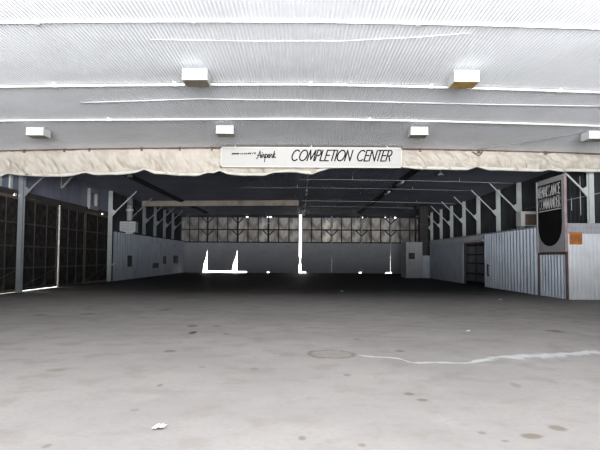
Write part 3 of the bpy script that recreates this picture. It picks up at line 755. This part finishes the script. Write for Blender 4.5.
# ---------------------------------------------------------------- ceiling fixtures
def make_fixture():
    t = thing('ceiling_light', (0, 0, 0), '', 'ceiling light')
    w, d, h = .60, .58, .25
    # open-bottomed housing
    f = MB(); f.box(-w / 2, w / 2, 0, .02, 0, h); f.box(-w / 2, w / 2, d - .02, d, 0, h); f.box(-w / 2, -w / 2 + .02, .02, d - .02, 0, h); f.box(w / 2 - .02, w / 2, .02, d - .02, 0, h); f.box(-w / 2, w / 2, 0, d, h, h + .02)
    obj('housing', f, M_fix, t, local=True)
    obj('lens', MB().box(-w / 2 + .02, w / 2 - .02, .02, d - .012, -.012, .01), M_lens2, t, local=True)
    r = MB(); r.box(-w / 2 - .012, w / 2 + .012, -.012, .012, -.008, .014); r.box(-w / 2 - .012, w / 2 + .012, d - .012, d + .012, 0.0, .014); r.box(-w / 2 - .012, -w / 2 + .012, .012, d - .012, -.008, .014); r.box(w / 2 - .012, w / 2 + .012, .012, d - .012, -.008, .014)
    obj('lens_rim', r, mat('green_grey_rim', (.5, .56, .5), .4), t, local=True)
    for s in (-1, 1): obj('bracket', MB().box(s * .22 - .02, s * .22 + .02, d / 2 - .03, d / 2 + .03, h + .02, .352), M_steel, t, local=True)
    return t
fx = make_fixture(); first = True
for px, py, Y, lab in ((194.5, 78, 13.75, 'large white box ceiling light with grey brown lens, left of the nearer pair'),
                       (467, 80, 13.75, 'large white box ceiling light with amber stained lens, right of the nearer pair'),
                       (34.5, 134.6, 19.8, 'small white box ceiling light near the left end of the canvas'),
                       (224.7, 132.4, 19.8, 'small white box ceiling light just above the left end of the sign'),
                       (419.5, 133.2, 19.8, 'small white box ceiling light just above the right end of the sign'),
                       (598, 137.2, 19.8, 'small white box ceiling light cut off by the right edge')):
    o = fx if first else copy_tree(fx); first = False
    p = at_y(px, py, Y)
    o.location = (p.x, Y, zc(p.x) - .352)
    tag(o, lab, 'ceiling light', 'box lights on the white ceiling')
    if 'amber' in lab:
        for ch in COL.objects:
            if ch.parent == o and ch.name.startswith('lens') and not ch.name.startswith('lens_rim'):
                ch.data = ch.data.copy(); ch.data.materials[0] = M_lens; ch['label'] = 'amber stained lens'

# pipes and cables on the white ceiling
def ceil_run(name, pts, drop, r, m, label, cat, clamps=(), nseg=10):
    P = []
    for px, py in pts:
        p = at_z(px, py, zc(0) - drop)
        p = at_z(px, py, zc(max(-12.6, min(12.6, p.x))) - drop); P.append(Vector((p.x, p.y, zc(p.x) - drop)))
    if clamps:      # the pipes run on to the side walls
        for k, e in ((0, -12.55), (-1, 12.55)):
            q = Vector((e, P[k].y, zc(e) - drop))
            if abs(P[k].x) < 12.3: P.insert(0, q) if k == 0 else P.append(q)
    t = thing(name, P[len(P) // 2], label, cat)
    Q = []
    for a, b in zip(P, P[1:]):
        for i in range(4): q = a.lerp(b, i / 4); Q.append(Vector((q.x, q.y, zc(q.x) - drop)))
    Q.append(P[-1])
    obj('run', MB().tube(Q, r, nseg), m, t)
    for c in clamps:
        q = min(Q, key=lambda v: abs(300 + v.x / v.y * F - c))
        for a, b in zip(Q, Q[1:]):
            ca, cb = 300 + a.x / a.y * F, 300 + b.x / b.y * F
            if ca <= c <= cb: q = a.lerp(b, (c - ca) / (cb - ca))
        obj('clamp', MB().box(q.x - .04, q.x + .04, q.y - r - .03, q.y + r + .03, q.z - r - .015, zc(q.x) + .01), m, t)
    return t
ceil_run('ceiling_pipe', [(-30, 23.5), (100, 21.5), (300, 21.5), (460, 24.5), (640, 30)], .018, .02, M_ceil, 'nearest white pipe across the ceiling near the top of the picture', 'pipe', (30, 190, 420))
ceil_run('ceiling_pipe', [(-10, 87), (150, 85), (300, 84.2), (450, 87.5), (610, 92.8)], .05, .034, M_pipe, 'white pipe with clamps passing just behind the two nearer lights', 'pipe', (50, 172, 310, 432, 563))
ceil_run('ceiling_pipe', [(-10, 121), (150, 119.6), (300, 118.8), (450, 121.5), (610, 126.5)], .05, .037, M_pipe, 'white pipe across the ceiling between the nearer and farther lights', 'pipe', (106, 370))
ceil_run('ceiling_cable', [(80, 102.6), (140, 100.8), (200, 98.8), (250, 99.6), (300, 100.2), (420, 102.8), (500, 104.6), (610, 106.5)], .03, .02, M_wire, 'thin white cable between the two farther ceiling pipes', 'cable')
ceil_run('ceiling_cable', [(150, 39.5), (250, 41), (340, 41), (420, 37), (470, 33)], .02, .005, M_ceil, 'faint thin cable on the ceiling above the nearer lights', 'cable')
ceil_run('ceiling_cable', [(481, 149), (520, 143), (560, 136.5), (587, 132)], .03, .012, M_post_grey, 'thin grey cable slanting over the ceiling above the right canvas', 'cable')

# ---------------------------------------------------------------- rear ceiling steelwork
def zr(x): return zc(x)
b0 = at_y(157, 203, 46.0).x
mb = MB()
mb.bar((-XW + .3, 46.0, 5.83), (-.1, 46.0, 5.95), .3, .42)
tag(obj('cross_beam', mb, M_beam, origin=(-6, 46, 5.9)), 'brown cross beam under the rear ceiling on the left half', 'beam')
for px0, px1, y, r, lab in ((299, 562, 177.2, .02, 'thin pale pipe across the rear ceiling just behind the canvas'), (240, 470, 186, .013, 'second thin pale pipe across the rear ceiling, fainter'),
                            (302, 470, 199.4, .024, 'third thin pale pipe across the rear ceiling, level with the brown beam'), (302, 430, 205, .016, 'farthest thin pale pipe across the rear ceiling')):
    Y = 4.53 * F / (258 - y); x0, x1 = at_y(px0, y, Y).x, min(12.0, at_y(px1, y, Y).x)
    t = thing('rear_pipe', ((x0 + x1) / 2, Y, 6.1), lab, 'pipe', 'thin pipes under the rear ceiling')
    obj('run', MB().tube([(x0 + (x1 - x0) * i / 12, Y, zc(x0 + (x1 - x0) * i / 12) - .19) for i in range(13)], r, 8), M_pipe_dim, t)
    for i in (3, 9): xx = x0 + (x1 - x0) * i / 12; obj('hanger', MB().box(xx - .015, xx + .015, Y - .02, Y + .02, zc(xx) - .2, zc(xx) - .004), M_pipe_dim, t)
for x, w, lab in ((-9.35, .3, 'dark rail running back along the rear ceiling on the left'), (5.85, .3, 'dark rail running back along the rear ceiling on the right')):
    tag(obj('ceiling_rail', MB().box(x - w / 2, x + w / 2, YC + .5, 58, zc(x) - .16, zc(x) + .01), M_black, origin=(x, 40, 6)), lab, 'rail', 'dark rails on the rear ceiling')
t = thing('rear_conduit', (.45, 40, 6.1), 'pale jointed conduit running back along the middle of the rear ceiling', 'conduit')
for i in range(14):
    y = 26 + i * 2.6
    obj('length', MB().box(.4, .5, y, y + 1.9, zc(.4) - .1, zc(.4) - .005), M_post, t)
    if i % 3 == 0: obj('joint_box', MB().box(.36, .54, y + 2.0, y + 2.3, zc(.4) - .13, zc(.4) - .005), M_black, t)
for px, py, lab in ((399, 183.6, 'nearer short pale strip light on the dark right ceiling rail'), (383, 193.4, 'farther short pale strip light on the dark right ceiling rail')):
    Y = at_z(px, py, 5.96).y
    t = thing('strip_light', (5.85, Y, 5.95), lab, 'strip light')
    obj('batten', MB().box(5.77, 5.93, Y - .9, Y + .9, zc(5.85) - .22, zc(5.85) - .16), M_post, t)
    for q in (-.6, .6): obj('ceiling_mount', MB().box(5.8, 5.9, Y + q - .05, Y + q + .05, zc(5.85) - .162, zc(5.85) - .158), M_post, t)
    obj('tube', MB().tube([(5.85, Y - .8, zc(5.85) - .25), (5.85, Y + .8, zc(5.85) - .25)], .03, 8), M_fix, t)
for px, py, lab in ((440.6, 173.4, 'small pale bell lamp under the rear ceiling on the right'), (130, 175, 'small pale bell lamp under the rear ceiling on the left')):
    Y = at_z(px, py, 5.95).y; x = at_y(px, py, Y).x
    t = thing('bell_lamp', (x, Y, 5.8), lab, 'lamp', 'bell lamps under the rear ceiling')
    obj('shade', MB().tube([(x, Y, 5.85), (x, Y, 5.9), (x, Y, 6.0)], [.17, .14, .06], 12), M_post, t)
    obj('ceiling_mount', MB().tube([(x, Y, 5.99), (x, Y, zc(x) + .02)], .025, 6), M_post, t)

# ---------------------------------------------------------------- litter on the floor
def scrap(px, py, w, l, lab, name='paper_scrap', m=M_paper):
    p = at_z(px, py, 0); mb = MB(); n = 5; g = []
    for i in range(n + 1):
        g.append([mb.bm.verts.new((p.x + w * (i / n - .5) + l * .25 * (j / 3 - .5), p.y + l * (j / 3 - .5), .006 + .018 * abs(math.sin(i * 1.7 + j)) + .008 * random.random())) for j in range(4)])
    for A, B in zip(g, g[1:]):
        for j in range(3): mb.bm.faces.new([A[j], B[j], B[j + 1], A[j + 1]])
    o = obj(name, mb, m, origin=(p.x, p.y, 0)); s = o.modifiers.new('thickness', 'SOLIDIFY'); s.thickness = .004; s.offset = 1
    return tag(o, lab, 'litter')
scrap(160, 428.5, .095, .1, 'crumpled white paper scrap on the floor at the bottom left of centre')
scrap(154.5, 430, .03, .05, 'tiny torn bit of paper beside the larger white scrap')
scrap(468.5, 331.7, .08, .18, 'small white fleck of paper on the floor at right')
scrap(500.5, 299.8, .14, .3, 'pale crumb of rubbish on the floor near the right partition')
scrap(193, 333.5, .1, .2, 'dark lump of dirt on the floor left of centre', 'dirt_lump', M_board)
scrap(342, 291.5, .12, .5, 'pale scrap far back on the dark floor near the middle')

# ---------------------------------------------------------------- light: sky and an added ground glow through the open hangar front
# the environment: hazy sky above the horizon, added glow standing in for a sunlit apron below it
w = bpy.data.worlds.new('sky'); SC.world = w; w.use_nodes = True
nt = w.node_tree; bg = nt.nodes['Background']
sky = nt.nodes.new('ShaderNodeTexSky'); sky.sky_type = 'HOSEK_WILKIE'
sky.turbidity = 5.0; sky.ground_albedo = .4
SUN_EL, SUN_AZ = R(52), R(200)
sky.sun_direction = Vector((math.sin(SUN_AZ) * math.cos(SUN_EL), math.cos(SUN_AZ) * math.cos(SUN_EL), math.sin(SUN_EL)))
mx = nt.nodes.new('ShaderNodeMix'); mx.data_type = 'RGBA'; mx.inputs['Factor'].default_value = .8
mx.inputs['B'].default_value = (1.0, 1.0 * .99, 1.0 * .98, 1)
nt.links.new(sky.outputs['Color'], mx.inputs['A'])
tc = nt.nodes.new('ShaderNodeTexCoord'); sp = nt.nodes.new('ShaderNodeSeparateXYZ'); nt.links.new(tc.outputs['Generated'], sp.inputs[0])
hz = nt.nodes.new('ShaderNodeMapRange'); nt.links.new(sp.outputs['Z'], hz.inputs['Value']); hz.inputs['From Min'].default_value = -.01; hz.inputs['From Max'].default_value = .01
m2 = nt.nodes.new('ShaderNodeMix'); m2.data_type = 'RGBA'; nt.links.new(hz.outputs['Result'], m2.inputs['Factor'])
m2.inputs['A'].default_value = (6.8, 6.85, 7.0, 1)
nt.links.new(mx.outputs['Result'], m2.inputs['B']); nt.links.new(m2.outputs['Result'], bg.inputs['Color'])
bg.inputs['Strength'].default_value = 1.0
pl = bpy.data.lights.new('door_portal', 'AREA'); pl.shape = 'RECTANGLE'; pl.size = DOORX * 2; pl.size_y = 5.9
pl.cycles.is_portal = True
po = bpy.data.objects.new('door_portal', pl); COL.objects.link(po); po.location = (0, YF - .05, 2.95); po.rotation_euler = (R(90), 0, 0)

SC.view_settings.view_transform = 'Standard'
SC.view_settings.look = 'None'
SC.view_settings.gamma = 1.0
SC.view_settings.use_curve_mapping = False
SC.view_settings.exposure = 3.85
try:
    SC.cycles.max_bounces = 10; SC.cycles.diffuse_bounces = 6
    SC.cycles.use_denoising = True
    SC.cycles.sample_clamp_direct = 0.4; SC.cycles.sample_clamp_indirect = 0.2; SC.cycles.denoising_prefilter = 'NONE'
except Exception: pass
